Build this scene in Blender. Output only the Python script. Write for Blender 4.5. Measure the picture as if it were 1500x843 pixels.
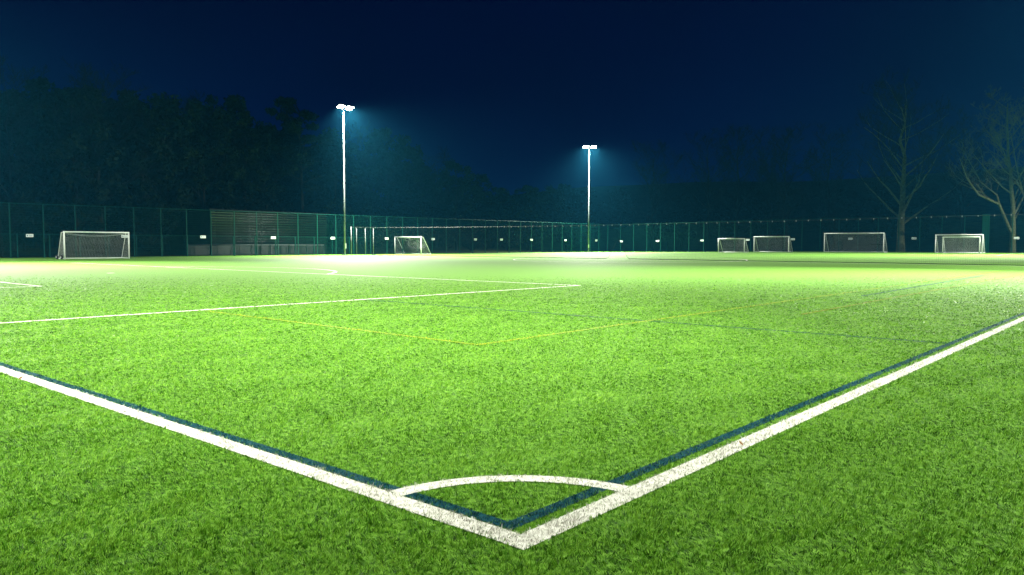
import bpy, math, random
import numpy as np
from mathutils import Vector, Matrix

for o in list(bpy.data.objects):
    bpy.data.objects.remove(o, do_unlink=True)
scene = bpy.context.scene
C = scene.collection
R = math.radians

# ------------------------------------------------------------------ camera
# world: x = -(distance along the goal line), y = distance along the touchline,
# pitch corner at the origin, metres
CAM = Vector((2.029, -2.402, 1.231))
YAW, PITCH, ROLL = 0.71538, 0.055494, 0.00208
cam_data = bpy.data.cameras.new('camera')
cam = bpy.data.objects.new('camera', cam_data)
C.objects.link(cam)
cam_data.sensor_width = 36.0
cam_data.lens = 1136.06 / 1500 * 36.0
cam_data.clip_start = 0.05
cam_data.clip_end = 2000
cam.matrix_world = (Matrix.Translation(CAM) @ Matrix.Rotation(YAW, 4, 'Z')
                    @ Matrix.Rotation(math.pi / 2 - PITCH, 4, 'X') @ Matrix.Rotation(ROLL, 4, 'Z'))
scene.camera = cam

# ------------------------------------------------------------------ night sky
world = bpy.data.worlds.new('World')
scene.world = world
world.use_nodes = True
wn = world.node_tree
wn.nodes.clear()
w_out = wn.nodes.new('ShaderNodeOutputWorld')
w_bg = wn.nodes.new('ShaderNodeBackground')
w_tc = wn.nodes.new('ShaderNodeTexCoord')
w_sep = wn.nodes.new('ShaderNodeSeparateXYZ')
w_ramp = wn.nodes.new('ShaderNodeValToRGB')
w_noise = wn.nodes.new('ShaderNodeTexNoise')
w_noise.inputs['Scale'].default_value = 2.2
w_noise.inputs['Detail'].default_value = 4
w_mul = wn.nodes.new('ShaderNodeMapRange')
w_mul.inputs['From Min'].default_value = 0.3
w_mul.inputs['From Max'].default_value = 0.75
w_mul.inputs['To Min'].default_value = 0.75
w_mul.inputs['To Max'].default_value = 1.3
w_ramp.color_ramp.elements[0].position = 0.0
w_ramp.color_ramp.elements[0].color = (0.0001, 0.0018, 0.030, 1)
w_ramp.color_ramp.elements[1].position = 0.42
w_ramp.color_ramp.elements[1].color = (0.0001, 0.0004, 0.0165, 1)
w_bg.inputs['Strength'].default_value = 1.0
wn.links.new(w_tc.outputs['Generated'], w_sep.inputs[0])
wn.links.new(w_sep.outputs['Z'], w_ramp.inputs[0])
wn.links.new(w_tc.outputs['Generated'], w_noise.inputs['Vector'])
wn.links.new(w_noise.outputs['Fac'], w_mul.inputs['Value'])
w_mix = wn.nodes.new('ShaderNodeVectorMath')
w_mix.operation = 'SCALE'
wn.links.new(w_ramp.outputs['Color'], w_mix.inputs[0])
wn.links.new(w_mul.outputs['Result'], w_mix.inputs['Scale'])
wn.links.new(w_mix.outputs[0], w_bg.inputs['Color'])
wn.links.new(w_bg.outputs[0], w_out.inputs['Surface'])

# ------------------------------------------------------------------ exposure
scene.render.engine = 'CYCLES'
vs = scene.view_settings
vs.view_transform = 'Standard'
vs.look = 'None'
vs.exposure = 0.0
vs.gamma = 1.0
vs.use_curve_mapping = False
scene.cycles.max_bounces = 6
scene.cycles.volume_bounces = 0
scene.cycles.transparent_max_bounces = 16

LAMP_COLOR = (0.97, 1.0, 0.88)
LAMP_WATT = 49000.0
HAZE_DENSITY = 0.00013

# ------------------------------------------------------------------ helpers
def S(t):
    t = np.clip(t, 0, 1)
    return t * t * (3 - 2 * t)

def zt(x, y):
    """height of the pitch surface: it rises a few decimetres towards the far end"""
    return 0.34 * S((y - 40) / 58.0) * S((x + 76) / 50.0)

def ztf(x, y):
    return float(zt(np.float64(x), np.float64(y)))

def hill(x, y):
    left = 5.0 * S((-80 - x) / 30.0) + 7.0 * S((-106 - x) / 30.0) * (1 - S((y - 85) / 60.0))
    far = 26.5 * S((y - 135) / 165.0) + 1.2 * np.sin(x * 0.031 + 1) * S((y - 180) / 100)
    return np.maximum(left, far)

def hf(x, y):
    return float(hill(np.float64(x), np.float64(y)))

class MB:
    """collects shapes; build() links them as one mesh object"""
    def __init__(s):
        s.v = []
        s.f = []
    def box(s, c, d, rz=0.0, m=None):
        n = len(s.v)
        cs, sn = math.cos(rz), math.sin(rz)
        for z in (-.5, .5):
            for (a, b) in ((-.5, -.5), (.5, -.5), (.5, .5), (-.5, .5)):
                x, y = a * d[0], b * d[1]
                p = Vector((c[0] + x * cs - y * sn, c[1] + x * sn + y * cs, c[2] + z * d[2]))
                s.v.append(tuple(m @ p if m else p))
        for q in ((3, 2, 1, 0), (4, 5, 6, 7), (0, 1, 5, 4), (1, 2, 6, 5), (2, 3, 7, 6), (3, 0, 4, 7)):
            s.f.append(tuple(n + i for i in q))
        return s
    def tube(s, pts, rad, n=6, cap=True):
        pts = [Vector(p) for p in pts]
        if not hasattr(rad, '__len__'):
            rad = [rad] * len(pts)
        base = len(s.v)
        for i, p in enumerate(pts):
            t = (pts[min(i + 1, len(pts) - 1)] - pts[max(i - 1, 0)])
            t = t.normalized() if t.length > 1e-9 else Vector((0, 0, 1))
            a = t.cross(Vector((0, 0, 1)) if abs(t.z) < .9 else Vector((1, 0, 0))).normalized()
            b = t.cross(a)
            for k in range(n):
                an = 2 * math.pi * k / n
                s.v.append(tuple(p + (a * math.cos(an) + b * math.sin(an)) * rad[i]))
        for i in range(len(pts) - 1):
            for k in range(n):
                k2 = (k + 1) % n
                s.f.append((base + i * n + k, base + i * n + k2, base + (i + 1) * n + k2, base + (i + 1) * n + k))
        if cap:
            s.f.append(tuple(base + k for k in reversed(range(n))))
            e = base + (len(pts) - 1) * n
            s.f.append(tuple(e + k for k in range(n)))
        return s
    def quad(s, a, b, c, d):
        n = len(s.v)
        s.v += [tuple(a), tuple(b), tuple(c), tuple(d)]
        s.f.append((n, n + 1, n + 2, n + 3))
        return s
    def mesh(s, name, mat, smooth=False):
        me = bpy.data.meshes.new(name)
        me.from_pydata(s.v, [], s.f)
        me.validate()
        if smooth:
            me.polygons.foreach_set('use_smooth', [True] * len(me.polygons))
        me.materials.append(mat)
        me.update()
        return me
    def build(s, name, mat, parent=None, smooth=False, loc=None):
        return obj(name, s.mesh(name, mat, smooth), parent, loc)

def obj(name, me, parent=None, loc=None, rz=0.0):
    o = bpy.data.objects.new(name, me)
    C.objects.link(o)
    if parent:
        o.parent = parent
    if loc is not None:
        o.location = loc
    if rz:
        o.rotation_euler = (0, 0, rz)
    return o

def thing(name, label, cat, loc=(0, 0, 0), rz=0.0, group=None):
    o = bpy.data.objects.new(name, None)
    o.empty_display_size = 0.2
    C.objects.link(o)
    o.location = loc
    o.rotation_euler = (0, 0, rz)
    return tag(o, label, cat, group)

def tag(o, label=None, cat=None, group=None, kind=None):
    if label: o['label'] = label
    if cat: o['category'] = cat
    if group: o['group'] = group
    if kind: o['kind'] = kind
    return o

def copy_tree(o, parent=None):
    c = o.copy()
    C.objects.link(c)
    if parent:
        c.parent = parent
    for ch in list(o.children):
        copy_tree(ch, c)
    return c

# ------------------------------------------------------------------ materials
def mat(name, col, rough=0.6, metal=0.0, spec=0.5):
    m = bpy.data.materials.new(name)
    m.use_nodes = True
    b = m.node_tree.nodes['Principled BSDF']
    b.inputs['Base Color'].default_value = (*col, 1)
    b.inputs['Roughness'].default_value = rough
    b.inputs['Metallic'].default_value = metal
    b.inputs['Specular IOR Level'].default_value = spec
    return m

def noisy(name, stops, scale, rough=0.8, detail=6, bump=0.0, bscale=None, spec=0.5, coord='Object', bdist=0.02):
    m = mat(name, stops[0][1], rough, 0, spec)
    nt = m.node_tree
    b = nt.nodes['Principled BSDF']
    tc = nt.nodes.new('ShaderNodeTexCoord')
    no = nt.nodes.new('ShaderNodeTexNoise')
    no.inputs['Scale'].default_value = scale
    no.inputs['Detail'].default_value = detail
    nt.links.new(tc.outputs[coord], no.inputs['Vector'])
    rp = nt.nodes.new('ShaderNodeValToRGB')
    e = rp.color_ramp.elements
    e[0].position, e[0].color = stops[0][0], (*stops[0][1], 1)
    e[1].position, e[1].color = stops[-1][0], (*stops[-1][1], 1)
    for p, c in stops[1:-1]:
        q = e.new(p)
        q.color = (*c, 1)
    nt.links.new(no.outputs['Fac'], rp.inputs[0])
    nt.links.new(rp.outputs[0], b.inputs['Base Color'])
    if bump:
        n2 = nt.nodes.new('ShaderNodeTexNoise')
        n2.inputs['Scale'].default_value = bscale or scale * 4
        n2.inputs['Detail'].default_value = 3
        nt.links.new(tc.outputs[coord], n2.inputs['Vector'])
        bm = nt.nodes.new('ShaderNodeBump')
        bm.inputs['Strength'].default_value = bump
        bm.inputs['Distance'].default_value = bdist
        nt.links.new(n2.outputs['Fac'], bm.inputs['Height'])
        nt.links.new(bm.outputs[0], b.inputs['Normal'])
    return m

def blade_mat(name, stops, rough=0.42, trans=0.25, spec=0.5):
    """turf fibre: colour by a per-fibre random value"""
    m = bpy.data.materials.new(name)
    m.use_nodes = True
    nt = m.node_tree
    b = nt.nodes['Principled BSDF']
    out = nt.nodes['Material Output']
    at = nt.nodes.new('ShaderNodeAttribute')
    at.attribute_name = 'tint'
    rp = nt.nodes.new('ShaderNodeValToRGB')
    e = rp.color_ramp.elements
    e[0].position, e[0].color = stops[0][0], (*stops[0][1], 1)
    e[1].position, e[1].color = stops[-1][0], (*stops[-1][1], 1)
    for p, c in stops[1:-1]:
        q = e.new(p)
        q.color = (*c, 1)
    nt.links.new(at.outputs['Fac'], rp.inputs[0])
    nt.links.new(rp.outputs[0], b.inputs['Base Color'])
    b.inputs['Roughness'].default_value = rough
    b.inputs['Specular IOR Level'].default_value = spec
    tr = nt.nodes.new('ShaderNodeBsdfTranslucent')
    nt.links.new(rp.outputs[0], tr.inputs['Color'])
    mx = nt.nodes.new('ShaderNodeMixShader')
    mx.inputs[0].default_value = trans
    nt.links.new(b.outputs[0], mx.inputs[1])
    nt.links.new(tr.outputs[0], mx.inputs[2])
    nt.links.new(mx.outputs[0], out.inputs['Surface'])
    return m

M = {}
M['blade'] = blade_mat('turf_fibre_green', [(0, (0.007, 0.045, 0.001)), (.40, (0.068, 0.220, 0.006)), (1, (0.250, 0.460, 0.045))], .45, .38, .18)
M['blade_white'] = blade_mat('turf_fibre_white', [(0, (0.34, 0.33, 0.27)), (.4, (0.54, 0.53, 0.47)), (1, (0.68, 0.67, 0.62))])
M['blade_blue'] = blade_mat('turf_fibre_blue', [(0, (0.001, 0.020, 0.026)), (.5, (0.004, 0.055, 0.068)), (1, (0.03, 0.15, 0.165))], .6, .3, .08)
M['blade_yellow'] = blade_mat('turf_fibre_yellow', [(0, (0.34, 0.31, 0.01)), (1, (0.55, 0.49, 0.02))])
M['blade_orange'] = blade_mat('turf_fibre_orange', [(0, (0.20, 0.11, 0.015)), (1, (0.33, 0.17, 0.02))])
M['turf'] = noisy('artificial_turf', [(.32, (0.016, 0.055, 0.003)), (.5, (0.072, 0.170, 0.014)), (.70, (0.125, 0.260, 0.030))],
                  26.0, rough=.75, detail=9, spec=.10)
M['line_white'] = noisy('white_turf', [(.30, (0.40, 0.395, 0.34)), (.65, (0.58, 0.575, 0.52))], 30, rough=.6, spec=.06)
M['line_blue'] = noisy('blue_turf', [(.3, (0.002, 0.022, 0.032)), (.7, (0.006, 0.05, 0.062))], 30, rough=.6, spec=.06)
M['line_yellow'] = noisy('yellow_turf', [(.4, (0.08, 0.17, 0.01)), (.7, (0.20, 0.24, 0.012))], 30, rough=.6, spec=.06)
M['line_orange'] = noisy('orange_turf', [(.35, (0.07, 0.17, 0.008)), (.65, (0.17, 0.13, 0.012))], 30, rough=.6, spec=.06)
M['ground'] = noisy('rough_grass_ground', [(.3, (0.010, 0.018, 0.006)), (.7, (0.028, 0.036, 0.012))], 0.6, rough=.9, spec=.03, detail=8, bump=.7, bscale=3, bdist=.15)
M['mast'] = noisy('galvanised_steel', [(.35, (0.075, 0.09, 0.086)), (.65, (0.12, 0.135, 0.13))], 3, rough=.6, detail=4, spec=.15)
M['head'] = mat('lamp_housing', (0.42, 0.44, 0.44), .4, .3)
M['door'] = mat('mast_door', (0.38, 0.40, 0.40), .5, .2)
M['white_paint'] = noisy('white_goal_paint', [(.35, (0.68, 0.70, 0.67)), (.65, (0.78, 0.79, 0.76))], 6, rough=.35, detail=4)
M['net'] = mat('goal_net_cord', (0.45, 0.47, 0.43), .7, 0, .2)
M['net_dark'] = mat('divider_net_cord', (0.006, 0.014, 0.011), .9, 0, .03)
M['cable'] = mat('steel_cable', (0.03, 0.036, 0.034), .6, 0, .1)
M['rope'] = mat('weighted_rope', (0.02, 0.028, 0.022), .9, 0, .05)
M['hook'] = mat('bright_hook', (0.16, 0.175, 0.17), .6, 0, .2)
M['rubber'] = mat('black_rubber', (0.012, 0.012, 0.012), .7)
M['fence'] = mat('green_fence_coat', (0.003, 0.045, 0.033), .6, 0, .06)
M['fence_dark'] = mat('dark_fence_post', (0.004, 0.02, 0.016), .6)
M['sign'] = mat('white_sign_plate', (0.75, 0.77, 0.77), .45)
M['ink'] = mat('sign_print', (0.10, 0.16, 0.22), .6)
M['cladding'] = noisy('dark_metal_cladding', [(.35, (0.003, 0.005, 0.005)), (.65, (0.007, 0.010, 0.009))], 2.5, rough=.13, detail=5, spec=.28)
M['panel'] = noisy('low_panel', [(.35, (0.003, 0.009, 0.007)), (.65, (0.006, 0.014, 0.011))], 2, rough=.25, spec=.2)
M['rail'] = mat('pale_rail', (0.13, 0.15, 0.14), .4, 0, .3)
M['roof'] = mat('roof_sheet', (0.009, 0.012, 0.012), .6, 0, .05)
M['wall'] = noisy('dark_render_wall', [(.3, (0.010, 0.016, 0.015)), (.7, (0.018, 0.026, 0.022))], 1.0, spec=.1)
M['bark'] = noisy('tree_bark', [(.3, (0.006, 0.007, 0.005)), (.7, (0.014, 0.0145, 0.010))], 5, rough=.9, spec=.05, bump=.6, bscale=18)
M['bark_lit'] = noisy('floodlit_bark', [(.3, (0.045, 0.050, 0.026)), (.7, (0.10, 0.105, 0.055))], 4, rough=.9, spec=.05, bump=.6, bscale=14)  # bark with floodlight put into its colour, for the two lit trees
M['twig'] = mat('bare_twig', (0.006, 0.0065, 0.005), .95, 0, .05)
M['twig_lit'] = mat('floodlit_bare_twig', (0.07, 0.072, 0.043), .95, 0, .05)  # twig colour raised to stand in for floodlight on the right-edge tree
M['leaf'] = noisy('evergreen_leaf', [(.3, (0.003, 0.008, 0.004)), (.7, (0.009, 0.018, 0.008))], 0.8, rough=.9, spec=.03)
M['needle'] = noisy('pine_needle', [(.3, (0.002, 0.006, 0.004)), (.7, (0.007, 0.014, 0.008))], 0.9, rough=.9, spec=.03)
M['leaf_dead'] = mat('fallen_leaf', (0.16, 0.08, 0.02), .8, 0, .1)

def emit(name, col, st):
    m = bpy.data.materials.new(name)
    m.use_nodes = True
    b = m.node_tree.nodes['Principled BSDF']
    b.inputs['Base Color'].default_value = (.8, .8, .8, 1)
    b.inputs['Emission Color'].default_value = (*col, 1)
    b.inputs['Emission Strength'].default_value = st
    return m
M['lens'] = emit('lit_floodlight_glass', LAMP_COLOR, 60)

# ------------------------------------------------------------------ ground
def grid_sheet(name, xs, ys, zfun, material):
    X, Y = np.meshgrid(xs, ys)
    Z = zfun(X, Y)
    co = np.stack([X.ravel(), Y.ravel(), Z.ravel()], 1).astype(np.float32)
    nx, ny = len(xs), len(ys)
    i = np.arange((nx - 1) * (ny - 1))
    r, c = i // (nx - 1), i % (nx - 1)
    a = r * nx + c
    faces = np.stack([a, a + 1, a + nx + 1, a + nx], 1).astype(np.int32)
    me = quads_mesh(name, co, faces, material, True)
    return obj(name, me)

def quads_mesh(name, co, faces, material, smooth=False):
    me = bpy.data.meshes.new(name)
    me.vertices.add(len(co))
    me.vertices.foreach_set('co', co.astype(np.float32).ravel())
    me.loops.add(faces.size)
    me.loops.foreach_set('vertex_index', faces.astype(np.int32).ravel())
    me.polygons.add(len(faces))
    me.polygons.foreach_set('loop_start', np.arange(0, faces.size, 4, dtype=np.int32))
    me.polygons.foreach_set('use_smooth', np.full(len(faces), smooth))
    me.materials.append(material)
    me.update(calc_edges=True)
    return me

def ground_z(x, y):
    return zt(x, y) - 0.03 + hill(x, y) + 0.25 * np.sin(x * .09 + y * .05) * S((hill(x, y)) / 5)
tag(grid_sheet('ground', np.arange(-320, 161, 4.0), np.arange(-120, 401, 4.0), ground_z, M['ground']), kind='structure')
tag(grid_sheet('pitch_turf', np.arange(-73.5, 12.1, 1.5), np.arange(-12, 111.1, 1.5), zt, M['turf']), kind='structure')

# ------------------------------------------------------------------ pitch markings
PL, PW = 101.28, 63.53
LW = 0.12
A = 11.73                       # touchline to penalty area
HB = PL / 2
# (object name, colour, label, list of pieces); piece = ('l', x0,y0,x1,y1,w) or ('a', cx,cy,r,a0,a1,w)
def L(x0, y0, x1, y1, w=LW): return ('l', x0, y0, x1, y1, w)
def ARC(cx, cy, r, a0, a1, w=LW): return ('a', cx, cy, r, a0, a1, w)
dh = math.acos(5.5 / 9.15)
cxm = -PW / 2
h_ = LW / 2
MARKS = [
    ('touchline', 'white', 'thick white touchline running away to the right edge', [L(0, -h_, 0, PL + h_)]),
    ('goal_line', 'white', 'thick white goal line running off to the left edge', [L(-h_, 0, -PW, 0)]),
    ('corner_arc', 'white', 'white quarter circle arc inside the near corner', [ARC(0, 0, .87, math.pi / 2 + .07, math.pi - .07, .105)]),
    ('penalty_area_line', 'white', 'white outline of the near penalty area', [L(-A, h_, -A, 16.5 + h_), L(-A - h_, 16.5, -PW + A, 16.5)]),
    ('goal_area_line', 'white', 'white outline of the small goal area at the left edge', [L(-A - 11, h_, -A - 11, 5.5 + h_), L(-A - 11 - h_, 5.5, -PW + A + 11, 5.5)]),
    ('penalty_arc', 'white', 'white arc bulging from the front of the near penalty area', [ARC(cxm, 11, 9.15, math.pi / 2 - dh + .02, math.pi / 2 + dh - .02)]),
    ('penalty_spot', 'white', 'white penalty spot in front of the left netted goal', [L(cxm - .14, 11, cxm + .14, 11, .28)]),
    ('halfway_line', 'white', 'white halfway line across the middle of the pitch', [L(-h_, HB, -PW, HB)]),
    ('centre_circle', 'white', 'large white centre circle seen as a flat ellipse', [ARC(cxm, HB, 9.15, 0, 2 * math.pi)]),
    ('far_goal_line', 'white', 'white goal line at the far end of the pitch', [L(-h_, PL, -PW, PL)]),
    ('far_touchline', 'white', 'white touchline along the left fence', [L(-PW, 0, -PW, PL + h_)]),
    ('far_penalty_area_line', 'white', 'white outline of the far penalty area', [L(-A, PL - h_, -A, PL - 16.5 - h_), L(-A - h_, PL - 16.5, -PW + A, PL - 16.5), L(-PW + A, PL - h_, -PW + A, PL - 16.5)]),
    ('blue_line', 'blue', 'dark blue line just inside the thick white touchline', [L(-.16, .07, -.16, 40, .075)]),
    ('blue_line', 'blue', 'dark blue line just inside the thick white goal line', [L(-.20, .105, -40, .100, .07)]),
    ('blue_line', 'blue', 'faint blue line crossing from the right touchline to the penalty area', [L(-.21, 8.48, -11.6, 8.40, .07)]),
    ('blue_line', 'blue', 'short blue line between the yellow line and the orange line', [L(-3.85, 17.3, -4.2, 34, .08)]),
    ('yellow_line', 'yellow', 'thin yellow line with a bend in the middle of the turf', [L(-4.47, 4.40, -4.75, 46, .075), L(-4.51, 4.45, -11.5, 4.6, .075)]),
    ('orange_line', 'orange', 'faint orange line near the right touchline', [L(-3.08, 11.3, -3.28, 42, .075)]),
]

def piece_mask(pc, x, y, grow=0.0):
    if pc[0] == 'l':
        _, x0, y0, x1, y1, w = pc
        dx, dy = x1 - x0, y1 - y0
        ln = math.hypot(dx, dy)
        t = ((x - x0) * dx + (y - y0) * dy) / ln
        n = np.abs((x - x0) * -dy + (y - y0) * dx) / ln
        return (t >= 0) & (t <= ln) & (n <= w / 2 + grow)
    _, cx, cy, r, a0, a1, w = pc
    an = np.mod(np.arctan2(y - cy, x - cx) - a0, 2 * math.pi)
    return (np.abs(np.hypot(x - cx, y - cy) - r) <= w / 2 + grow) & (an <= a1 - a0)

def mark_sheet(name, pieces, material, z0):
    v, f = [], []
    for k, pc in enumerate(pieces):
        zo = z0 + 0.0003 * k
        if pc[0] == 'l':
            _, x0, y0, x1, y1, w = pc
            ln = math.hypot(x1 - x0, y1 - y0)
            n = max(1, int(ln / 1.5))
            nx, ny = -(y1 - y0) / ln * w / 2, (x1 - x0) / ln * w / 2
            cl = [(x0 + (x1 - x0) * i / n, y0 + (y1 - y0) * i / n, nx, ny) for i in range(n + 1)]
        else:
            _, cx, cy, r, a0, a1, w = pc
            n = max(24, int(r * (a1 - a0) / .5))
            cl = []
            for i in range(n + 1):
                a = a0 + (a1 - a0) * i / n
                cl.append((cx + r * math.cos(a), cy + r * math.sin(a), -math.cos(a) * w / 2, -math.sin(a) * w / 2))
        b = len(v)
        for (x, y, nx, ny) in cl:
            for sgn in (1, -1):
                px, py = x + sgn * nx, y + sgn * ny
                v.append((px, py, ztf(px, py) + zo))
        for i in range(len(cl) - 1):
            f.append((b + 2 * i + 1, b + 2 * i + 3, b + 2 * i + 2, b + 2 * i))
    return quads_mesh(name, np.array(v), np.array(f), material, True)

mark_objs = []
for i, (nm, colr, lab, pcs) in enumerate(MARKS):
    o = obj(nm, mark_sheet(nm, pcs, M['line_' + colr], 0.003 + 0.0007 * (i % 12)))
    tag(o, lab, kind='structure')
    mark_objs.append(o)

# ------------------------------------------------------------------ turf fibres (real geometry out to 33 m)
rng = np.random.default_rng(11)
FX, FY = -math.sin(YAW), math.cos(YAW)
RX, RY = math.cos(YAW), math.sin(YAW)
NB = 1000000
dd = np.linspace(1.9, 33, 4000)
half = 0.72 * dd + 1.3
rho = np.minimum(1.0, (3.2 / dd) ** 2)
rho *= 1 - S((dd - 13) / 19)
cdf = np.cumsum(rho * half)
cdf /= cdf[-1]
d = np.interp(rng.random(NB), cdf, dd)
lat = (rng.random(NB) * 2 - 1) * (0.72 * d + 1.3)
bx = CAM.x + FX * d + RX * lat
by = CAM.y + FY * d + RY * lat
ok = (bx > -71) & (by < 106) & (bx < 11) & (by > -11)
bx, by, d = bx[ok], by[ok], d[ok]

def field(x, y, scale, seed, n=7):
    r = np.random.default_rng(seed)
    out = np.zeros_like(x)
    for k in range(n):
        a = r.random() * 2 * math.pi
        fq = 2 * math.pi / scale * (0.6 + 0.9 * r.random())
        out += np.sin(x * math.cos(a) * fq + y * math.sin(a) * fq + r.random() * 6.28)
    return out / math.sqrt(n / 2)

lod = np.maximum(1.0, d / 4.0)
scale1 = 0.055
clA = field(bx, by, .07, 1, 9)
clB = field(bx, by, .075, 2, 9)
clC = field(bx, by, .30, 3, 8)
clD = field(bx, by, 1.4, 4, 8)
lx = 0.006 * clA + 0.007 * rng.standard_normal(len(bx)) + 0.004 * clC
ly = 0.006 * clB + 0.007 * rng.standard_normal(len(bx)) + 0.004 * clD
hh = 0.0115 + 0.006 * rng.random(len(bx)) + 0.0022 * clC + 0.0022 * field(bx, by, .09, 5, 9)
hh = np.clip(hh, 0.009, 0.04)
wd = 0.0030 * lod * (0.7 + 0.6 * rng.random(len(bx)))
phi = rng.random(len(bx)) * 2 * math.pi
# fibres stand in tufts: fibres of one tuft share their shade, length and lean
cs = 0.0145 * np.exp2(np.round(np.log2(lod ** .9) * 2) / 2)
ca, cb = bx + .006 * clB, by + .006 * clA
key = (np.floor(ca / cs).astype(np.int64) * 73856093) ^ (np.floor(cb / cs).astype(np.int64) * 19349663) ^ np.round(cs * 1e5).astype(np.int64) * 83492791
def hsh(k, salt):
    k = (k ^ (salt * 2654435761)) & 0xFFFFFFFF
    k = ((k ^ (k >> 16)) * 0x45d9f3b) & 0xFFFFFFFF
    k = ((k ^ (k >> 16)) * 0x45d9f3b) & 0xFFFFFFFF
    return (k ^ (k >> 16)) / 4294967296.0
t1, t2, t3, t4 = (hsh(key, q) for q in (1, 2, 3, 4))
tint = np.clip(0.03 + 0.85 * t1 ** 1.15 + 0.10 * rng.standard_normal(len(bx)) + 0.04 * clC + 0.05 * clD, 0, 1)
hh = hh * (0.50 + 0.62 * t2)
lx = .7 * lx + 0.007 * (t3 - .5) * 2
ly = .7 * ly + 0.007 * (t4 - .5) * 2
bz = zt(bx, by)

def fibre_mesh(name, idx, material):
    n = len(idx)
    x, y, z = bx[idx], by[idx], bz[idx]
    tx, ty = np.cos(phi[idx]) * wd[idx] / 2, np.sin(phi[idx]) * wd[idx] / 2
    L_ = lod[idx] ** .8
    co = np.zeros((n, 4, 3), np.float32)
    co[:, 0] = np.stack([x - tx, y - ty, z - .002], 1)
    co[:, 1] = np.stack([x + tx, y + ty, z - .002], 1)
    ex, ey = x + lx[idx] * L_, y + ly[idx] * L_
    co[:, 2] = np.stack([ex + tx * .4, ey + ty * .4, z + hh[idx]], 1)
    co[:, 3] = np.stack([ex - tx * .4, ey - ty * .4, z + hh[idx]], 1)
    faces = np.arange(n * 4, dtype=np.int32).reshape(n, 4)
    me = quads_mesh(name, co.reshape(-1, 3), faces, material)
    at = me.attributes.new('tint', 'FLOAT', 'POINT')
    at.data.foreach_set('value', np.repeat(tint[idx], 4).astype(np.float32))
    return me

owner = np.full(len(bx), -1, np.int32)
order = [i for i, m_ in enumerate(MARKS) if m_[1] != 'white'] + [i for i, m_ in enumerate(MARKS) if m_[1] == 'white']
for i in order:                                        # white wins where lines cross
    for pc in MARKS[i][3]:
        jit = 0.004 * rng.standard_normal(len(bx))
        keep = {'white': .96, 'blue': .80, 'yellow': .6, 'orange': .25}[MARKS[i][1]]
        if 'faint' in MARKS[i][2]: keep = min(keep, .45)
        owner[piece_mask(pc, bx + jit, by + jit[::-1]) & (rng.random(len(bx)) < keep)] = i
tag(obj('turf_fibres', fibre_mesh('turf_fibres', np.nonzero(owner == -1)[0], M['blade'])),
    'short bright green artificial grass fibres covering the pitch', 'turf', kind='stuff')
for i, (nm, colr, lab, pcs) in enumerate(MARKS):
    idx = np.nonzero(owner == i)[0]
    if len(idx) > 20:
        o = obj('coloured_fibres', fibre_mesh(nm + '_fibres', idx, M['blade_' + colr]), mark_objs[i])
        o['kind'] = 'stuff'

# ------------------------------------------------------------------ floodlight masts
def floodlight(x, y, aim, label, tilt=26.0, watt=1.0, height=16.3, wash=.35, throw=58.0, beam=66):
    """mast with a cross arm and two flat-glass heads; aim = compass angle (radians) the heads face"""
    z0 = ztf(x, y)
    t = thing('floodlight_mast', label, 'floodlight', (x, y, z0), aim, 'floodlight masts around the pitch')
    MB().tube([(0, 0, 0), (0, 0, 5), (0, 0, height)], [.11, .085, .045], 12).build('pole', M['mast'], t, True)
    b = MB().box((0, 0, .03), (.5, .5, .06))
    for sx in (-.19, .19):
        for sy in (-.19, .19):
            b.tube([(sx, sy, .05), (sx, sy, .13)], .018, 6)
    b.build('base_flange', M['mast'], t)
    MB().box((.145, 0, 1.0), (.035, .14, .55)).build('access_door', M['door'], t)
    MB().box((0, 0, height + .02), (.12, 2.1, .12)).build('cross_arm', M['mast'], t)
    # one head washes the ground round the mast, the other throws across the pitch
    for s, tl, spr, part in ((-1, tilt, 128, wash), (1, throw, beam, 1 - wash)):
        m4 = Matrix.Translation((.32, s * .62, height + .02)) @ Matrix.Rotation(-R(tl), 4, 'Y')
        hb = MB()
        # shallow tapered housing, glass side down
        for (cx, cz, sx, sy, sz) in ((0, .07, .62, .92, .12), (-.04, .16, .42, .66, .06), (-.10, .21, .16, .5, .05)):
            hb.box((cx, 0, cz), (sx, sy, sz), m=m4)
        for k in range(7):
            hb.box((-.04, -.27 + .09 * k, .205), (.36, .014, .04), m=m4)
        hd = hb.build('lamp_head', M['head'], t)
        MB().box((0, 0, -.001), (.54, .84, .02), m=m4).build('lamp_glass', M['lens'], hd)
        for e in (-.35, .35):
            MB().box((-.25, e, .06), (.32, .03, .05), m=m4).build('bracket', M['head'], t)
        ld = bpy.data.lights.new('floodlight_lamp', 'AREA')
        ld.shape = 'RECTANGLE'
        ld.size, ld.size_y = .52, .82
        ld.energy = LAMP_WATT * watt * part
        ld.color = LAMP_COLOR
        ld.spread = R(spr)
        lo = bpy.data.objects.new('floodlight_lamp', ld)
        C.objects.link(lo)
        lo.parent = t
        lo.matrix_local = m4 @ Matrix.Translation((0, 0, -.03))
    return t

floodlight(-69.2, 51.0, 0.10, 'floodlight mast with twin lit heads on the left, nearer one', watt=.98, wash=.6, throw=34.0, beam=108)
floodlight(-70.1, 99.2, -0.70, 'floodlight mast lit at the far corner behind the pitch', watt=.95, wash=.6, throw=30.0, beam=112, height=16.6)
floodlight(-69.5, 3.0, 0.377, 'floodlight mast out of view beyond the left edge', watt=.58, wash=.40, throw=64.0, beam=58)
floodlight(6.5, 99.2, 3.85, 'floodlight mast out of view beyond the right edge', watt=1.05, wash=.55, throw=64.0, beam=58)
floodlight(6.5, 51.0, 4.05, 'floodlight mast out of view behind the right touchline', watt=.46, wash=.40, throw=64.0, beam=58)
floodlight(6.8, 6.0, 3.275, 'floodlight mast out of view beside the near corner', watt=.165, wash=.5, throw=54.0)

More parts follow.
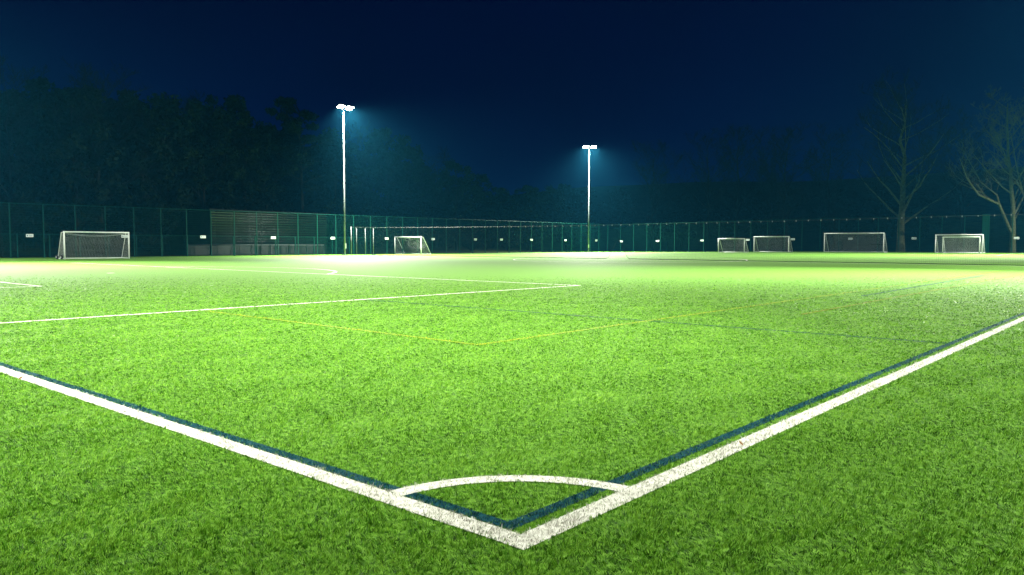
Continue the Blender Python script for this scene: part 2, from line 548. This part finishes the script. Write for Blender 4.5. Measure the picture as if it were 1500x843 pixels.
# ------------------------------------------------------------------ weld mesh fences
def fence_panel_mesh(w, h, name):
    m = MB()
    n = int(w / .05)
    for i in range(n + 1):
        x = w * i / n
        m.v += [(x - .0025, 0, .05), (x + .0025, 0, .05), (x + .0025, 0, h), (x - .0025, 0, h)]
        m.v += [(x, -.0025, .05), (x, .0025, .05), (x, .0025, h), (x, -.0025, h)]
        b = len(m.v) - 8
        m.f += [(b, b + 1, b + 2, b + 3), (b + 4, b + 5, b + 6, b + 7)]
    k = int(h / .2)
    for i in range(k + 1):
        z = .05 + (h - .05) * i / k
        m.box((w / 2, .006, z), (w, .006, .007))
        m.box((w / 2, -.006, z), (w, .006, .007))
    return m.mesh(name, M['fence'])

def post_mesh(h, r, name):
    m = MB().box((0, 0, h / 2), (r, r, h)).box((0, 0, h + .01), (r + .015, r + .015, .03))
    return m.mesh(name, M['fence'])

pan_tall = fence_panel_mesh(2.53, 4.55, 'panel')
pan_low = fence_panel_mesh(2.53, 2.0, 'panel')
post_tall = post_mesh(4.6, .075, 'post')
post_low = post_mesh(2.05, .085, 'post')

def fence(label, x0, y0, dx, dy, n, pm, qm, h, rail=True):
    a = math.atan2(dy, dx)
    t = thing('mesh_fence', label, 'fence', (x0, y0, 0), 0)
    for i in range(n + 1):
        px, py = x0 + dx * 2.53 * i, y0 + dy * 2.53 * i
        z = ztf(px, py)
        obj('post', qm, t, (px - x0, py - y0, z))
        if i < n:
            obj('panel', pm, t, (px - x0, py - y0, z), a)
    if rail:
        pts = [(dx * 2.53 * i, dy * 2.53 * i, h + .02 + ztf(x0 + dx * 2.53 * i, y0 + dy * 2.53 * i)) for i in range(n + 1)]
        MB().tube(pts, .022, 6).build('top_rail', M['fence'], t)
    return t

fence('tall green weld mesh fence along the left side of the pitch', -72.2, 8.98, 0, 1, 39, pan_tall, post_tall, 4.58)
fence('tall green weld mesh fence across the far end of the pitch', -72.1, 107.7, 1, 0, 32, pan_tall, post_tall, 4.58)
fence('low green mesh fence behind the tall left fence', -74.6, 10.2, 0, 1, 19, pan_low, post_low, 2.02)

gp = thing('gate_pillar', 'wide solid green pillar in the far fence beside the bare tree on the right', 'pillar', (-16.65, 107.5, ztf(-16.6, 107)))
MB().box((0, 0, 2.35), (.62, .12, 4.7)).build('pillar_board', M['fence'], gp)
MB().box((-.34, 0, 2.37), (.07, .16, 4.74)).box((.34, 0, 2.37), (.07, .16, 4.74)).build('edge_frame', M['fence'], gp)

# small white notices on the fences
SL = [20.53, 28.33, 35.92, 43.82, 51.52, 59.49, 67.27, 75.24, 80.61, 87.37, 95.83, 104.29]
SE = [-69.38, -62.48, -54.65, -47.22, -40.47, -32.59, -24.67, -13.43]
ORD = ['first', 'second', 'third', 'fourth', 'fifth', 'sixth', 'seventh', 'eighth', 'ninth', 'tenth', 'eleventh', 'twelfth']
def notice(x, y, z, rz, label):
    t = thing('fence_sign', label, 'sign', (x, y, z), rz, 'small white signs along the fences')
    MB().box((0, 0, 0), (.56, .012, .26)).build('plate', M['sign'], t)
    m = MB()
    m.box((-.17, -.009, 0), (.10, .004, .12))
    m.box((.08, -.009, .04), (.30, .004, .03)).box((.06, -.009, -.04), (.26, .004, .03))
    m.build('print', M['ink'], t)
for i, y in enumerate(SL):
    notice(-72.13, y, 1.9 + .01 * (i % 3), math.pi / 2, 'small white sign on the left fence, %s from the left edge' % ORD[i])
for i, x in enumerate(SE):
    notice(x, 107.62, 1.78 + ztf(x, 107), 0, 'small white sign on the far end fence, %s from its left corner' % ORD[i])

# ------------------------------------------------------------------ goals
def goal(label, x, y, rz, w, h, top, bot, wheels=False, sag=.12, seed=0):
    """local frame: goal mouth in the xz plane from x=0 to x=w, the net goes back towards +y"""
    t = thing('football_goal', label, 'goal', (x, y, ztf(x, y)), rz, 'portable white football goals')
    pr = .055
    MB().tube([(0, 0, 0), (0, 0, h)], pr, 12).build('post', M['white_paint'], t, True)
    MB().tube([(w, 0, 0), (w, 0, h)], pr, 12).build('post', M['white_paint'], t, True)
    MB().tube([(-pr, 0, h + .003), (w + pr, 0, h + .003)], pr, 12).build('crossbar', M['white_paint'], t, True)
    for xx in (0, w):
        MB().tube([(xx, .04, h - .02), (xx, top, h - .03), (xx, bot, .05)], .025, 8).build('back_stay', M['white_paint'], t, True)
        MB().tube([(xx, .05, .045), (xx, bot + .03, .045)], .035, 8).build('side_bar', M['white_paint'], t, True)
    MB().tube([(0, bot + .01, .045), (w, bot + .01, .045)], .035, 8).build('ground_bar', M['white_paint'], t, True)
    rnd = random.Random(seed)
    g = MB()
    st, th = .115, .0032
    def P(u, s):                       # u across, s along profile (0 at bar .. 1 at ground bar)
        lt = top
        lb = math.hypot(bot - top, h)
        q = s * (lt + lb)
        if q < lt:
            yy, zz = q, h - .02
        else:
            k = (q - lt) / lb
            yy, zz = top + (bot - top) * k, (h - .02) * (1 - k) + .03 * k
        e = math.sin(math.pi * u)
        e = e ** .6 if e > 0 else 0
        zz -= sag * e * math.exp(-((s - lt / (lt + lb)) / .3) ** 2)
        yy += .10 * e * math.sin(math.pi * s)
        return Vector((w * u, yy, max(zz, .02)))
    tot = top + math.hypot(bot - top, h)
    nu, ns = int(w / st), int(tot / st)
    for i in range(nu + 1):
        g.tube([P(i / nu, j / 10) for j in range(11)], th, 3, False)
    for j in range(ns + 1):
        g.tube([P(i / 12, j / ns) for i in range(13)], th if j else th * 2, 3, False)
    for xx in (0, w):                                 # side nets
        nz = int(h / st)
        for j in range(1, nz):
            z = h * j / nz
            yb = top + (bot - top) * (1 - z / h)
            g.tube([(xx, 0, z), (xx, yb * .5, z - .015), (xx, yb, z)], th, 3, False)
        nd = int(bot / st)
        for j in range(1, nd + 1):
            yy = bot * j / nd
            ztop = h - .02 if yy <= top else max(.05, h * (bot - yy) / (bot - top))
            g.tube([(xx, yy, .03), (xx, yy, ztop)], th, 3, False)
    g.build('net', M['net'], t)
    if wheels:
        for (wx, wy) in ((-.10, .35), (-.10, bot - .1)):
            m = MB()
            m.tube([(wx - .05, wy, .16), (wx + .05, wy, .16)], .16, 14)
            wo = m.build('wheel', M['rubber'], t)
            MB().tube([(wx - .06, wy, .16), (wx + .06, wy, .16)], .06, 10).build('hub', M['white_paint'], wo)
    return t

# far-end goals: mouth along -x seen from the camera, so w runs +x, net goes back to +y
def goal_far(label, xr, y, w, h, top, bot, **k):
    return goal(label, xr - w, y, 0.0, w, h, top, bot, **k)
# left goal stands against the left fence: mouth along +y, net goes back to -x
goal('netted goal on the left in front of the tall fence', -63.9, 20.36, math.pi / 2, 4.88, 2.13, .55, 1.45, wheels=True, sag=.30, seed=1)
goal_far('small goal seen at an angle beside the nearer floodlight mast', -68.5, 61.85, 4.88, 2.13, .35, 1.6, seed=2)
goal_far('smallest goal at the left end of the far right row', -41.76, 94.4, 3.66, 1.83, .25, 1.35, seed=3)
goal_far('mid sized goal, second from the left in the far right row', -38.62, 101.4, 4.88, 2.13, .3, 1.5, seed=4)
goal_far('widest full size goal in the far right row', -26.78, 102.0, 7.32, 2.44, .35, 1.7, seed=5)
goal_far('wider goal standing behind the rightmost small goal', -15.75, 100.7, 4.88, 2.13, .3, 1.5, seed=6)
goal_far('small goal in front of a wider goal at the right', -15.40, 97.0, 3.66, 1.83, .25, 1.3, seed=7)

# ------------------------------------------------------------------ divider net across the halfway line
NY = 52.2
nt_ = thing('divider_net', 'long dark divider net hung on a hooked cable across the halfway line', 'net', (0, NY, 0))
X0, X1 = -69.6, 3.5
def cable_z(x):
    k = (x - X0) / (X1 - X0)
    return ztf(x, NY) + 3.12 - .34 * math.sin(math.pi * k) ** 1.0 * (1 - .35 * k)
def rope_z(x):
    a = abs(x + 33.9)
    lift = 1.75 * max(0.0, 1 - a / .95) ** 1.0
    return ztf(x, NY) + .03 + lift
def rope_y(x):
    return .28 * math.sin(x * .35) + .12 * math.sin(x * .9 + 1)
for xx in (X0, X1):
    MB().tube([(xx, 0, 0), (xx, 0, 3.2)], .05, 10).build('end_post', M['mast'], nt_, True)
xs = np.linspace(X0, X1, 147)
MB().tube([(x, 0, cable_z(x)) for x in xs], .011, 5).build('cable', M['cable'], nt_)
xs2 = np.linspace(X0, X1, 293)
MB().tube([(x, rope_y(x), rope_z(x)) for x in xs2], [.022 if abs(x + 33.9) > 1.1 else .010 for x in xs2], 6).build('weighted_rope', M['rope'], nt_)
g = MB()
nv = int((X1 - X0) / .125)
for i in range(nv + 1):
    x = X0 + (X1 - X0) * i / nv
    g.tube([(x, 0, cable_z(x)), (x, rope_y(x), rope_z(x))], .0022, 3, False)
for j in range(1, 24):
    k = j / 24
    g.tube([(x, rope_y(x) * (1 - k), rope_z(x) * (1 - k) + cable_z(x) * k) for x in xs], .0022, 3, False)
g.build('netting', M['net_dark'], nt_)
hk = MB().box((0, 0, -.035), (.05, .03, .065)).tube([(0, 0, 0), (0, 0, .03)], .03, 6).mesh('hook', M['hook'])
nh = int((X1 - X0) / .86)
for i in range(1, nh):
    x = X0 + (X1 - X0) * i / nh
    obj('hook', hk, nt_, (x, 0, cable_z(x)))

# three white poles by the left fence
for i, (x, y, nm) in enumerate(((-70.57, 53.7, 'leftmost'), (-69.85, 54.4, 'middle'), (-69.13, 55.0, 'rightmost'))):
    t = thing('white_pole', '%s of the three thin white poles by the left fence' % nm, 'pole', (x, y, 0), 0, 'thin white poles')
    MB().tube([(0, 0, .03), (0, 0, 3.05)], .038, 10).build('shaft', M['mast'], t, True)
    MB().box((0, 0, .025), (.34, .34, .05)).build('base_plate', M['rubber'], t)

# ------------------------------------------------------------------ buildings behind the fence
def clad_shed():
    x, y0, y1 = -79.5, 40.6, 56.0
    t = thing('clad_shed', 'dark shed with shiny horizontal metal cladding behind the left fence', 'shed', (x, y0, 0))
    ln = y1 - y0
    MB().box((-3.1, ln / 2, 2.45), (6.0, ln, 4.9)).build('wall', M['wall'], t)
    pl = MB()
    # slightly bowed plank profile, weatherboard style
    pv = [(.015, 0), (.075, .03), (.085, .10), (.06, .22), (.02, .285)]
    for e in (0, ln):
        pl.v += [(a, e, b) for a, b in pv]
    k = len(pv)
    for i in range(k - 1):
        pl.f.append((i, i + k, i + k + 1, i + 1))
    pl.f += [tuple(range(k)), tuple(reversed(range(k, 2 * k))), (0, k - 1, 2 * k - 1, k)]
    pm = pl.mesh('cladding_plank', M['cladding'], False)
    for i in range(13):
        obj('cladding_plank', pm, t, (-.09, 0, 1.18 + i * .29))
    MB().box((-3.0, ln / 2, 5.0), (6.6, ln + .5, .14)).build('roof', M['roof'], t)
    return t
clad_shed()

def low_barrier():
    x = -78.2
    t = thing('low_barrier', 'low dark panelled barrier with pale top rail in front of the shed', 'barrier', (x, 37.4, 0))
    n = 7
    pm = MB().box((0, 1.21, .52), (.05, 2.38, 1.0)).mesh('barrier_panel', M['panel'])
    qm = MB().box((0, 0, .56), (.12, .08, 1.12)).mesh('barrier_post', M['fence_dark'])
    for i in range(n + 1):
        obj('barrier_post', qm, t, (.04, i * 2.45, 0))
        if i < n:
            obj('barrier_panel', pm, t, (0, i * 2.45 + .02, 0))
    MB().tube([(0, -.05, 1.10), (0, n * 2.45 + .05, 1.10)], .06, 8).build('top_rail', M['rail'], t, True)
low_barrier()

def gable_shed(name, label, x, y, rz, w, ln, eave, ridge):
    t = thing(name, label, 'building', (x, y, hf(x, y) - .1), rz)
    m = MB()
    m.v += [(0, 0, 0), (w, 0, 0), (w, 0, eave), (w / 2, 0, ridge), (0, 0, eave)]
    m.v += [(a, ln, c) for (a, b, c) in m.v[:5]]
    m.f += [(0, 1, 2, 3, 4), (9, 8, 7, 6, 5), (0, 5, 6, 1), (1, 6, 7, 2), (4, 9, 5, 0)]
    m.build('wall', M['wall'], t)
    for s in (0, 1):
        r = MB()
        xe, xr = (-.4, w / 2) if s == 0 else (w + .4, w / 2)
        ze = eave - .15
        r.v += [(xe, -.3, ze), (xr, -.3, ridge + .05), (xr, ln + .3, ridge + .05), (xe, ln + .3, ze)]
        r.v += [(a, b, c + .08) for a, b, c in r.v[:4]]
        r.f += [(0, 1, 2, 3), (7, 6, 5, 4), (0, 4, 5, 1), (1, 5, 6, 2), (2, 6, 7, 3), (3, 7, 4, 0)]
        r.build('roof', M['roof'], t)
    for k in range(3):
        MB().box((w + .02, ln * (k + .5) / 3, eave * .55), (.06, 1.6, 1.0)).build('window', M['panel'], t)
gable_shed('low_building', 'low building with a pale lit roof edge behind the left fence', -100, 106, 0, 8.0, 24, 4.4, 5.4)

# ------------------------------------------------------------------ trees
def limb_pts(p, d_, ln, n, rnd, up=.15, wob=.25):
    pts = [Vector(p)]
    dv = Vector(d_).normalized()
    for i in range(n):
        dv = (dv + Vector((rnd.gauss(0, wob), rnd.gauss(0, wob), rnd.gauss(0, wob) + up)) / n * 1.6).normalized()
        pts.append(pts[-1] + dv * ln / n)
    return pts

def bare_meshes(h, seed, spread=.55, first=.28, levels=4, counts=(11, 6, 6, 4), bark='bark', twig='twig', trunk_r=None, limbs=None, lean=0.0):
    rnd = random.Random(seed)
    tr, tw = MB(), MB()
    r0 = trunk_r or h * .017
    tp = [Vector((0, 0, -.3))]
    n = 9
    for i in range(1, n + 1):
        k = i / n
        tp.append(Vector((lean * h * k * k + rnd.gauss(0, .012) * h * k, rnd.gauss(0, .012) * h * k, h * .93 * k)))
    rad = [r0 * (1.25 if i == 0 else 1) * (1 - .93 * i / n) + .012 for i in range(n + 1)]
    tr.tube(tp, rad, 8, False)
    def sample(pts, k):
        q = k * (len(pts) - 1)
        i = min(int(q), len(pts) - 2)
        return pts[i].lerp(pts[i + 1], q - i), (pts[i + 1] - pts[i]).normalized()
    def grow(pts, r, ln, lv):
        c = counts[min(lv, len(counts) - 1)]
        for j in range(c):
            k = .22 + .78 * (j + rnd.random()) / c
            p, dr = sample(pts, k)
            az = rnd.random() * 6.283
            side = Vector((math.cos(az), math.sin(az), rnd.uniform(-.15, .6)))
            dv = dr * rnd.uniform(.45, .9) + side * rnd.uniform(.5, .9)
            l2 = ln * rnd.uniform(.38, .62) * (1.15 - .5 * k)
            seg = 4 if lv < 1 else (3 if lv < 2 else 2)
            q = limb_pts(p, dv, l2, seg, rnd, .12, .3)
            r2 = max(.009, r * .45 * (1.1 - .5 * k))
            rr = [r2 * (1 - .75 * i / seg) for i in range(seg + 1)]
            (tr if lv < 1 else tw).tube(q, [max(.010, a) for a in rr], 5 if lv < 1 else 3, False)
            if lv + 1 < levels:
                grow(q, r2, l2, lv + 1)
    if limbs:
        for (pl, ra, rb) in limbs:
            q = [Vector(a) for a in pl]
            tr.tube(q, [ra + (rb - ra) * i / (len(q) - 1) for i in range(len(q))], 7, False)
            grow(q, (ra + rb) / 2, sum((q[i + 1] - q[i]).length for i in range(len(q) - 1)) * .8, 1)
    nl = counts[0]
    for j in range(nl):
        k = first + (1 - first) * (j + rnd.random() * .8) / nl
        p, dr = sample(tp, min(k, .97))
        az = j * 2.4 + rnd.random()
        ln = h * spread * (1.0 - .52 * k) * rnd.uniform(.8, 1.2)
        q = limb_pts(p, (math.cos(az), math.sin(az), rnd.uniform(.35, 1.1)), ln, 5, rnd, .32, .38)
        r = r0 * (1 - .9 * k) * .40 + .012
        tr.tube(q, [max(.012, r * (1 - .8 * i / 5)) for i in range(6)], 5, False)
        grow(q, r, ln, 1)
    return tr.mesh('trunk', M[bark], True), tw.mesh('branches', M[twig])

def leaf_cards(cents, per, sz, rnd_np, flat=1.0):
    n = len(cents) * per
    c = np.repeat(np.array([q[:3] for q in cents]), per, 0)
    r = np.repeat(np.array([q[3] for q in cents]), per)
    v = rnd_np.standard_normal((n, 3))
    v /= np.linalg.norm(v, axis=1)[:, None]
    p = c + v * (r * rnd_np.random(n) ** .45)[:, None] * np.array([1, 1, flat])
    a = rnd_np.standard_normal((n, 3)); a /= np.linalg.norm(a, axis=1)[:, None]
    b = np.cross(a, rnd_np.standard_normal((n, 3))); b /= np.linalg.norm(b, axis=1)[:, None]
    s = sz * (0.6 + .8 * rnd_np.random(n))[:, None]
    co = np.stack([p - a * s, p + b * s * .45, p + a * s, p - b * s * .45], 1)
    return co.reshape(-1, 3), np.arange(n * 4).reshape(n, 4)

def leafy_meshes(h, seed, kind):
    rnd = random.Random(seed)
    rn = np.random.default_rng(seed)
    tr = MB()
    r0 = h * .016
    n = 7
    tp = [Vector((rnd.gauss(0, .01) * h * i / n, rnd.gauss(0, .01) * h * i / n, h * .9 * i / n - .2)) for i in range(n + 1)]
    tr.tube(tp, [r0 * (1 - .9 * i / n) + .015 for i in range(n + 1)], 7, False)
    cents = []
    if kind == 'spire':
        for i in range(26):
            k = .12 + .86 * i / 25
            w = h * .19 * (1 - k) ** .8 + .15
            for j in range(max(3, int(7 * (1 - k) + 3))):
                az = rnd.random() * 6.283
                rr = w * rnd.uniform(.35, 1.05)
                p = Vector((math.cos(az) * rr, math.sin(az) * rr, h * k - rr * .25))
                tr.tube([(0, 0, h * k), p], [.05, .015], 3, False)
                cents.append((*p, .30 + .55 * (1 - k)))
        co, f = leaf_cards(cents, 34, .25, rn, .6)
        mt = M['needle']
    elif kind == 'pine':
        for i in range(34):
            k = rnd.uniform(.42, 1.0)
            w = h * .25 * math.sin(math.pi * min(1, (k - .34) / .72)) ** .7 + .3
            az = rnd.random() * 6.283
            rr = w * rnd.uniform(.3, 1)
            p = Vector((math.cos(az) * rr, math.sin(az) * rr, h * (k - .02) + rr * .05))
            tr.tube([(0, 0, h * min(k, .9) - rr * .35), p * .6 + Vector((0, 0, h * k * .4 - .2)), p], [.09, .06, .02], 4, False)
            cents.append((*p, rnd.uniform(.7, 1.25)))
        co, f = leaf_cards(cents, 150, .26, rn, .55)
        mt = M['needle']
    else:
        base = .10 if kind == 'bush' else .22
        for i in range(60):
            k = rnd.uniform(base, .98)
            w = h * (.30 if kind != 'bush' else .42) * math.sin(math.pi * ((k - base + .10) / (1.14 - base))) ** .75
            az = rnd.random() * 6.283
            rr = w * math.sqrt(rnd.random())
            p = Vector((math.cos(az) * rr, math.sin(az) * rr, h * k))
            if i % 2 == 0:
                tr.tube([(0, 0, max(.3, h * k - rr * .8 - .6)), p], [.07, .02], 4, False)
            cents.append((*p, rnd.uniform(.55, 1.2) * h / 16))
        co, f = leaf_cards(cents, 100, .27, rn, .85)
        mt = M['leaf']
    return tr.mesh('trunk', M['bark'], True), quads_mesh('crown', co, f, mt)

def tree(name, label, x, y, meshes, h0, h, rz, group, crown='crown', cat='tree', sxy=1.0):
    s = h / h0
    t = thing(name, label, cat, (x, y, hf(x, y) - .1), rz, group)
    t.scale = (s * sxy, s * sxy, s)
    obj('trunk', meshes[0], t)
    obj(crown, meshes[1], t)
    return t

spires = [leafy_meshes(18, 40 + i, 'spire') for i in range(3)]
rounds = [leafy_meshes(17, 60 + i, 'round') for i in range(4)]
pines = [leafy_meshes(20, 80, 'pine')]
bares = [bare_meshes(19, 100 + i, spread=.44, counts=(18, 7, 7, 4)) for i in range(4)]
bushes = [leafy_meshes(8, 120 + i, 'bush') for i in range(2)]

FRONT = [(-85.4, 18.7, 17.0), (-87.3, 21.6, 17.6), (-86.2, 23.3, 17.6), (-87.6, 25.9, 18.2), (-87.8, 27.8, 18.1), (-84.4, 28.6, 17.6), (-84.1, 30.8, 18.3), (-89.0, 35.6, 18.7), (-85.6, 36.1, 17.6), (-85.4, 38.5, 17.7), (-90.0, 42.9, 18.0), (-86.8, 43.6, 18.0), (-89.0, 47.9, 19.7), (-86.9, 49.1, 18.5), (-87.8, 52.6, 16.5), (-84.9, 56.0, 20.5), (-87.8, 63.4, 16.9), (-89.2, 69.2, 17.3), (-87.1, 72.3, 18.0), (-88.4, 77.7, 16.3), (-88.0, 83.1, 14.9), (-84.4, 83.7, 14.5), (-88.5, 93.0, 13.0), (-87.5, 97.9, 11.0), (-85.8, 103.2, 11.6), (-84.2, 108.0, 11.9), (-89.2, 122.0, 11.1)]
BACK = [(-102.8, 24.2, 19.1), (-102.7, 26.9, 18.9), (-100.2, 28.6, 18.7), (-100.6, 31.0, 18.8), (-104.0, 34.4, 19.4), (-98.1, 34.8, 19.7), (-104.7, 40.3, 20.4), (-102.0, 42.1, 19.3), (-101.1, 44.3, 19.3), (-99.8, 46.5, 18.4), (-101.7, 50.0, 18.8), (-102.5, 53.5, 19.2), (-103.9, 57.5, 19.5), (-102.4, 59.7, 16.6), (-103.9, 65.5, 18.5), (-104.2, 72.1, 17.1), (-102.7, 77.0, 17.6), (-103.7, 83.3, 18.9), (-99.3, 84.9, 16.0), (-103.8, 94.6, 16.0), (-97.7, 94.6, 13.7), (-100.3, 102.4, 11.8), (-99.4, 107.7, 10.8), (-104.0, 120.6, 10.4), (-101.9, 126.5, 12.5), (-102.7, 136.0, 11.1)]
rt = random.Random(5)
WOOD = 'dark trees of the wooded slope on the left'
for i, (x, y, zt_) in enumerate(FRONT):
    h = zt_ - hf(x, y)
    rz = rt.random() * 6.28
    if i == 15:
        tree('pine_tree', 'dark pine with a broad crown rising just left of the nearer floodlight', x, y, pines[0], 20, h, rz, WOOD)
    elif i in (1, 7, 13, 3):
        tree('conifer_tree', 'dark pointed conifer at the front of the left wood', x, y, spires[i % 3], 18, h, rz, WOOD, sxy=1.1)
    elif i in (0, 2, 6, 10, 17, 20):
        tree('bare_tree', 'dim bare tree at the front of the left wood', x, y, bares[i % 4], 19, h, rz, WOOD, 'branches')
    else:
        tree('broad_tree', 'dark rounded evergreen at the front of the left wood', x, y, rounds[i % 4], 17, h, rz, WOOD)
for i, (x, y, zt_) in enumerate(BACK):
    h = zt_ - hf(x, y)
    k = i % 3
    if k == 0:
        tree('conifer_tree', 'dark pointed conifer deeper in the left wood', x, y, spires[i % 3], 18, h, rt.random() * 6.28, WOOD, sxy=1.2)
    else:
        tree('broad_tree', 'dark rounded evergreen deeper in the left wood', x, y, rounds[(i * 3) % 4], 17, h, rt.random() * 6.28, WOOD, sxy=1.15)
for i in range(17):
    x, y = -113 - rt.random() * 5, 26 + i * 5.0 + rt.random() * 2
    h = (21.0 if y < 75 else 21.0 - (y - 75) * .17) - hf(x, y)
    tree('broad_tree', 'dark rounded evergreen deeper in the left wood', x, y, rounds[i % 4], 17, h, rt.random() * 6.28, WOOD, sxy=1.7)
# low hedge of evergreens filling the foot of the wood
for i in range(22):
    x, y = -82.5 - rt.random() * 4, 14 + i * 5.0 + rt.random() * 2
    if 38 < y < 58: x -= 6
    tree('evergreen_bush', 'dark bush at the foot of the left wood', x, y, bushes[i % 2], 8, 5 + rt.random() * 3, rt.random() * 6, 'bushes at the foot of the wood', cat='bush')
# low tree line behind the far corner
for i in range(16):
    x, y = -128 + i * 6.2 + rt.random() * 3, 142 + rt.random() * 14
    tree('broad_tree', 'low dark tree in the line behind the far corner', x, y, rounds[i % 4], 17, 9 + rt.random() * 3.5, rt.random() * 6, 'low tree line behind the far corner', sxy=1.3)

# bare trees behind the far end fence
FARB = 'bare trees behind the far end fence'
tree('bare_tree', 'dim bare tree right of the far corner floodlight', -73.2, 124, bares[2], 19, 18.8, .7, FARB, 'branches')
tree('bare_tree', 'dark bare tree at the left of the far right row', -63.0, 126, bares[0], 19, 19.5, 2.1, FARB, 'branches')
tree('bare_tree', 'dark bare tree with a narrow top, second in the far right row', -58.4, 128, bares[1], 19, 21, 4.0, FARB, 'branches')
tree('bare_tree', 'dim bare tree above the smallest goal', -53.5, 131, bares[3], 19, 18.0, 1.0, FARB, 'branches')
tree('bare_tree', 'dark bare tree above the mid sized goal', -48.6, 125, bares[2], 19, 19.4, 5.2, FARB, 'branches')
tree('bare_tree', 'dim bare tree left of the widest goal', -43.5, 131, bares[0], 19, 19.2, 3.3, FARB, 'branches')
tree('bare_tree', 'slim dim bare tree with low twigs behind the mid sized goal', -43.0, 112, bares[1], 19, 9.5, .4, FARB, 'branches')
tree('bare_tree', 'small leaning bare tree behind the widest goal', -36.5, 113, bares[3], 19, 8.0, 2.4, FARB, 'branches')
tree('bare_tree', 'tall dim bare tree behind the right hand trees', -22.5, 124, bares[3], 19, 18.0, 2.0, FARB, 'branches')
tree('bare_tree', 'tall dim bare tree at the right edge', -9.0, 119, bares[0], 19, 23.0, 1.1, FARB, 'branches')
for i, (x, y, h, nm) in enumerate(((-80.5, 14.2, 6.5, 'first'), (-79.5, 20.5, 5.5, 'second'))):
    tree('bare_shrub', 'bare twiggy shrub behind the fence at the left edge, %s of two' % nm, x, y, bares[1 + i], 19, h, 1.0 + i, 'bare shrubs at the left edge', 'branches', 'shrub', 1.5)

big = bare_meshes(21, 301, spread=.50, first=.20, counts=(26, 8, 7, 4), bark='bark_lit', twig='twig', trunk_r=.52)
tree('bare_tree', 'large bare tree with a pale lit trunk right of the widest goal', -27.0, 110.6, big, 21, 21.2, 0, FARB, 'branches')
K = .0863
def lp(px, py, dy=0.0):           # metres in the plane facing the pitch, from the trunk foot
    return ((px - 425) / 3.12 * K, dy, (790 - py) / 3.12 * K)
limbs = [([lp(415, 680), lp(350, 560, -.4), lp(250, 520, -.8), lp(190, 450, -1.1), lp(150, 360, -1.3)], .20, .03),
         ([lp(350, 560, -.4), lp(344, 520, -.2), lp(280, 460, .3), lp(220, 350, .5)], .13, .025),
         ([lp(432, 620), lp(470, 540, -.4), lp(410, 455, -.9), lp(345, 410, -1.2), lp(285, 345, -1.5)], .13, .02),
         ([lp(425, 560), lp(445, 500, -.6), lp(415, 420, -.9), lp(375, 250, -1.0)], .14, .03),
         ([lp(430, 600), lp(480, 520, .5), lp(520, 420, .8), lp(540, 300, .8)], .14, .03)]
rt_tree = bare_meshes(20, 311, spread=.40, first=.35, counts=(12, 7, 6, 4), bark='bark_lit', twig='twig_lit', trunk_r=.36, limbs=limbs, lean=-.08)
tr_ = tree('bare_tree', 'bare tree with pale lit spreading limbs reaching left at the right edge', -14.2, 110.2, rt_tree, 20, 20, YAW, FARB, 'branches')

# ------------------------------------------------------------------ small litter
for (x, y, a, nm) in ((-5.8, -.09, .4, 'curled brown dead leaf lying by the white goal line at left'),
                      (.03, 2.02, 1.2, 'tiny brown dead leaf lying on the white touchline')):
    m = MB()
    pts = [(0, -.035, .0), (.018, -.01, .008), (.016, .015, .012), (0, .04, .02), (-.016, .015, .012), (-.018, -.01, .008)]
    m.v += pts + [(p[0] * .9, p[1] * .9, p[2] + .002) for p in pts]
    m.f += [(5, 4, 3, 2, 1, 0), (6, 7, 8, 9, 10, 11)] + [(i, (i + 1) % 6, 6 + (i + 1) % 6, 6 + i) for i in range(6)]
    o = m.build('fallen_leaf', M['leaf_dead'], None, False, (x, y, .024))
    o.scale = (.6, .6, .6)
    o.rotation_euler = (.3, .2, a)
    tag(o, nm, 'leaf')

# ------------------------------------------------------------------ night mist
hz = MB().box((-80, 140, 24), (490, 530, 52))
hm = bpy.data.materials.new('night_mist')
hm.use_nodes = True
hn = hm.node_tree
hn.nodes.clear()
ho = hn.nodes.new('ShaderNodeOutputMaterial')
pv_ = hn.nodes.new('ShaderNodeVolumePrincipled')
pv_.inputs['Color'].default_value = (0.05, 0.50, 0.90, 1)
pv_.inputs['Density'].default_value = HAZE_DENSITY
pv_.inputs['Anisotropy'].default_value = 0.36
hn.links.new(pv_.outputs[0], ho.inputs['Volume'])
tag(hz.build('haze', hm), kind='stuff')
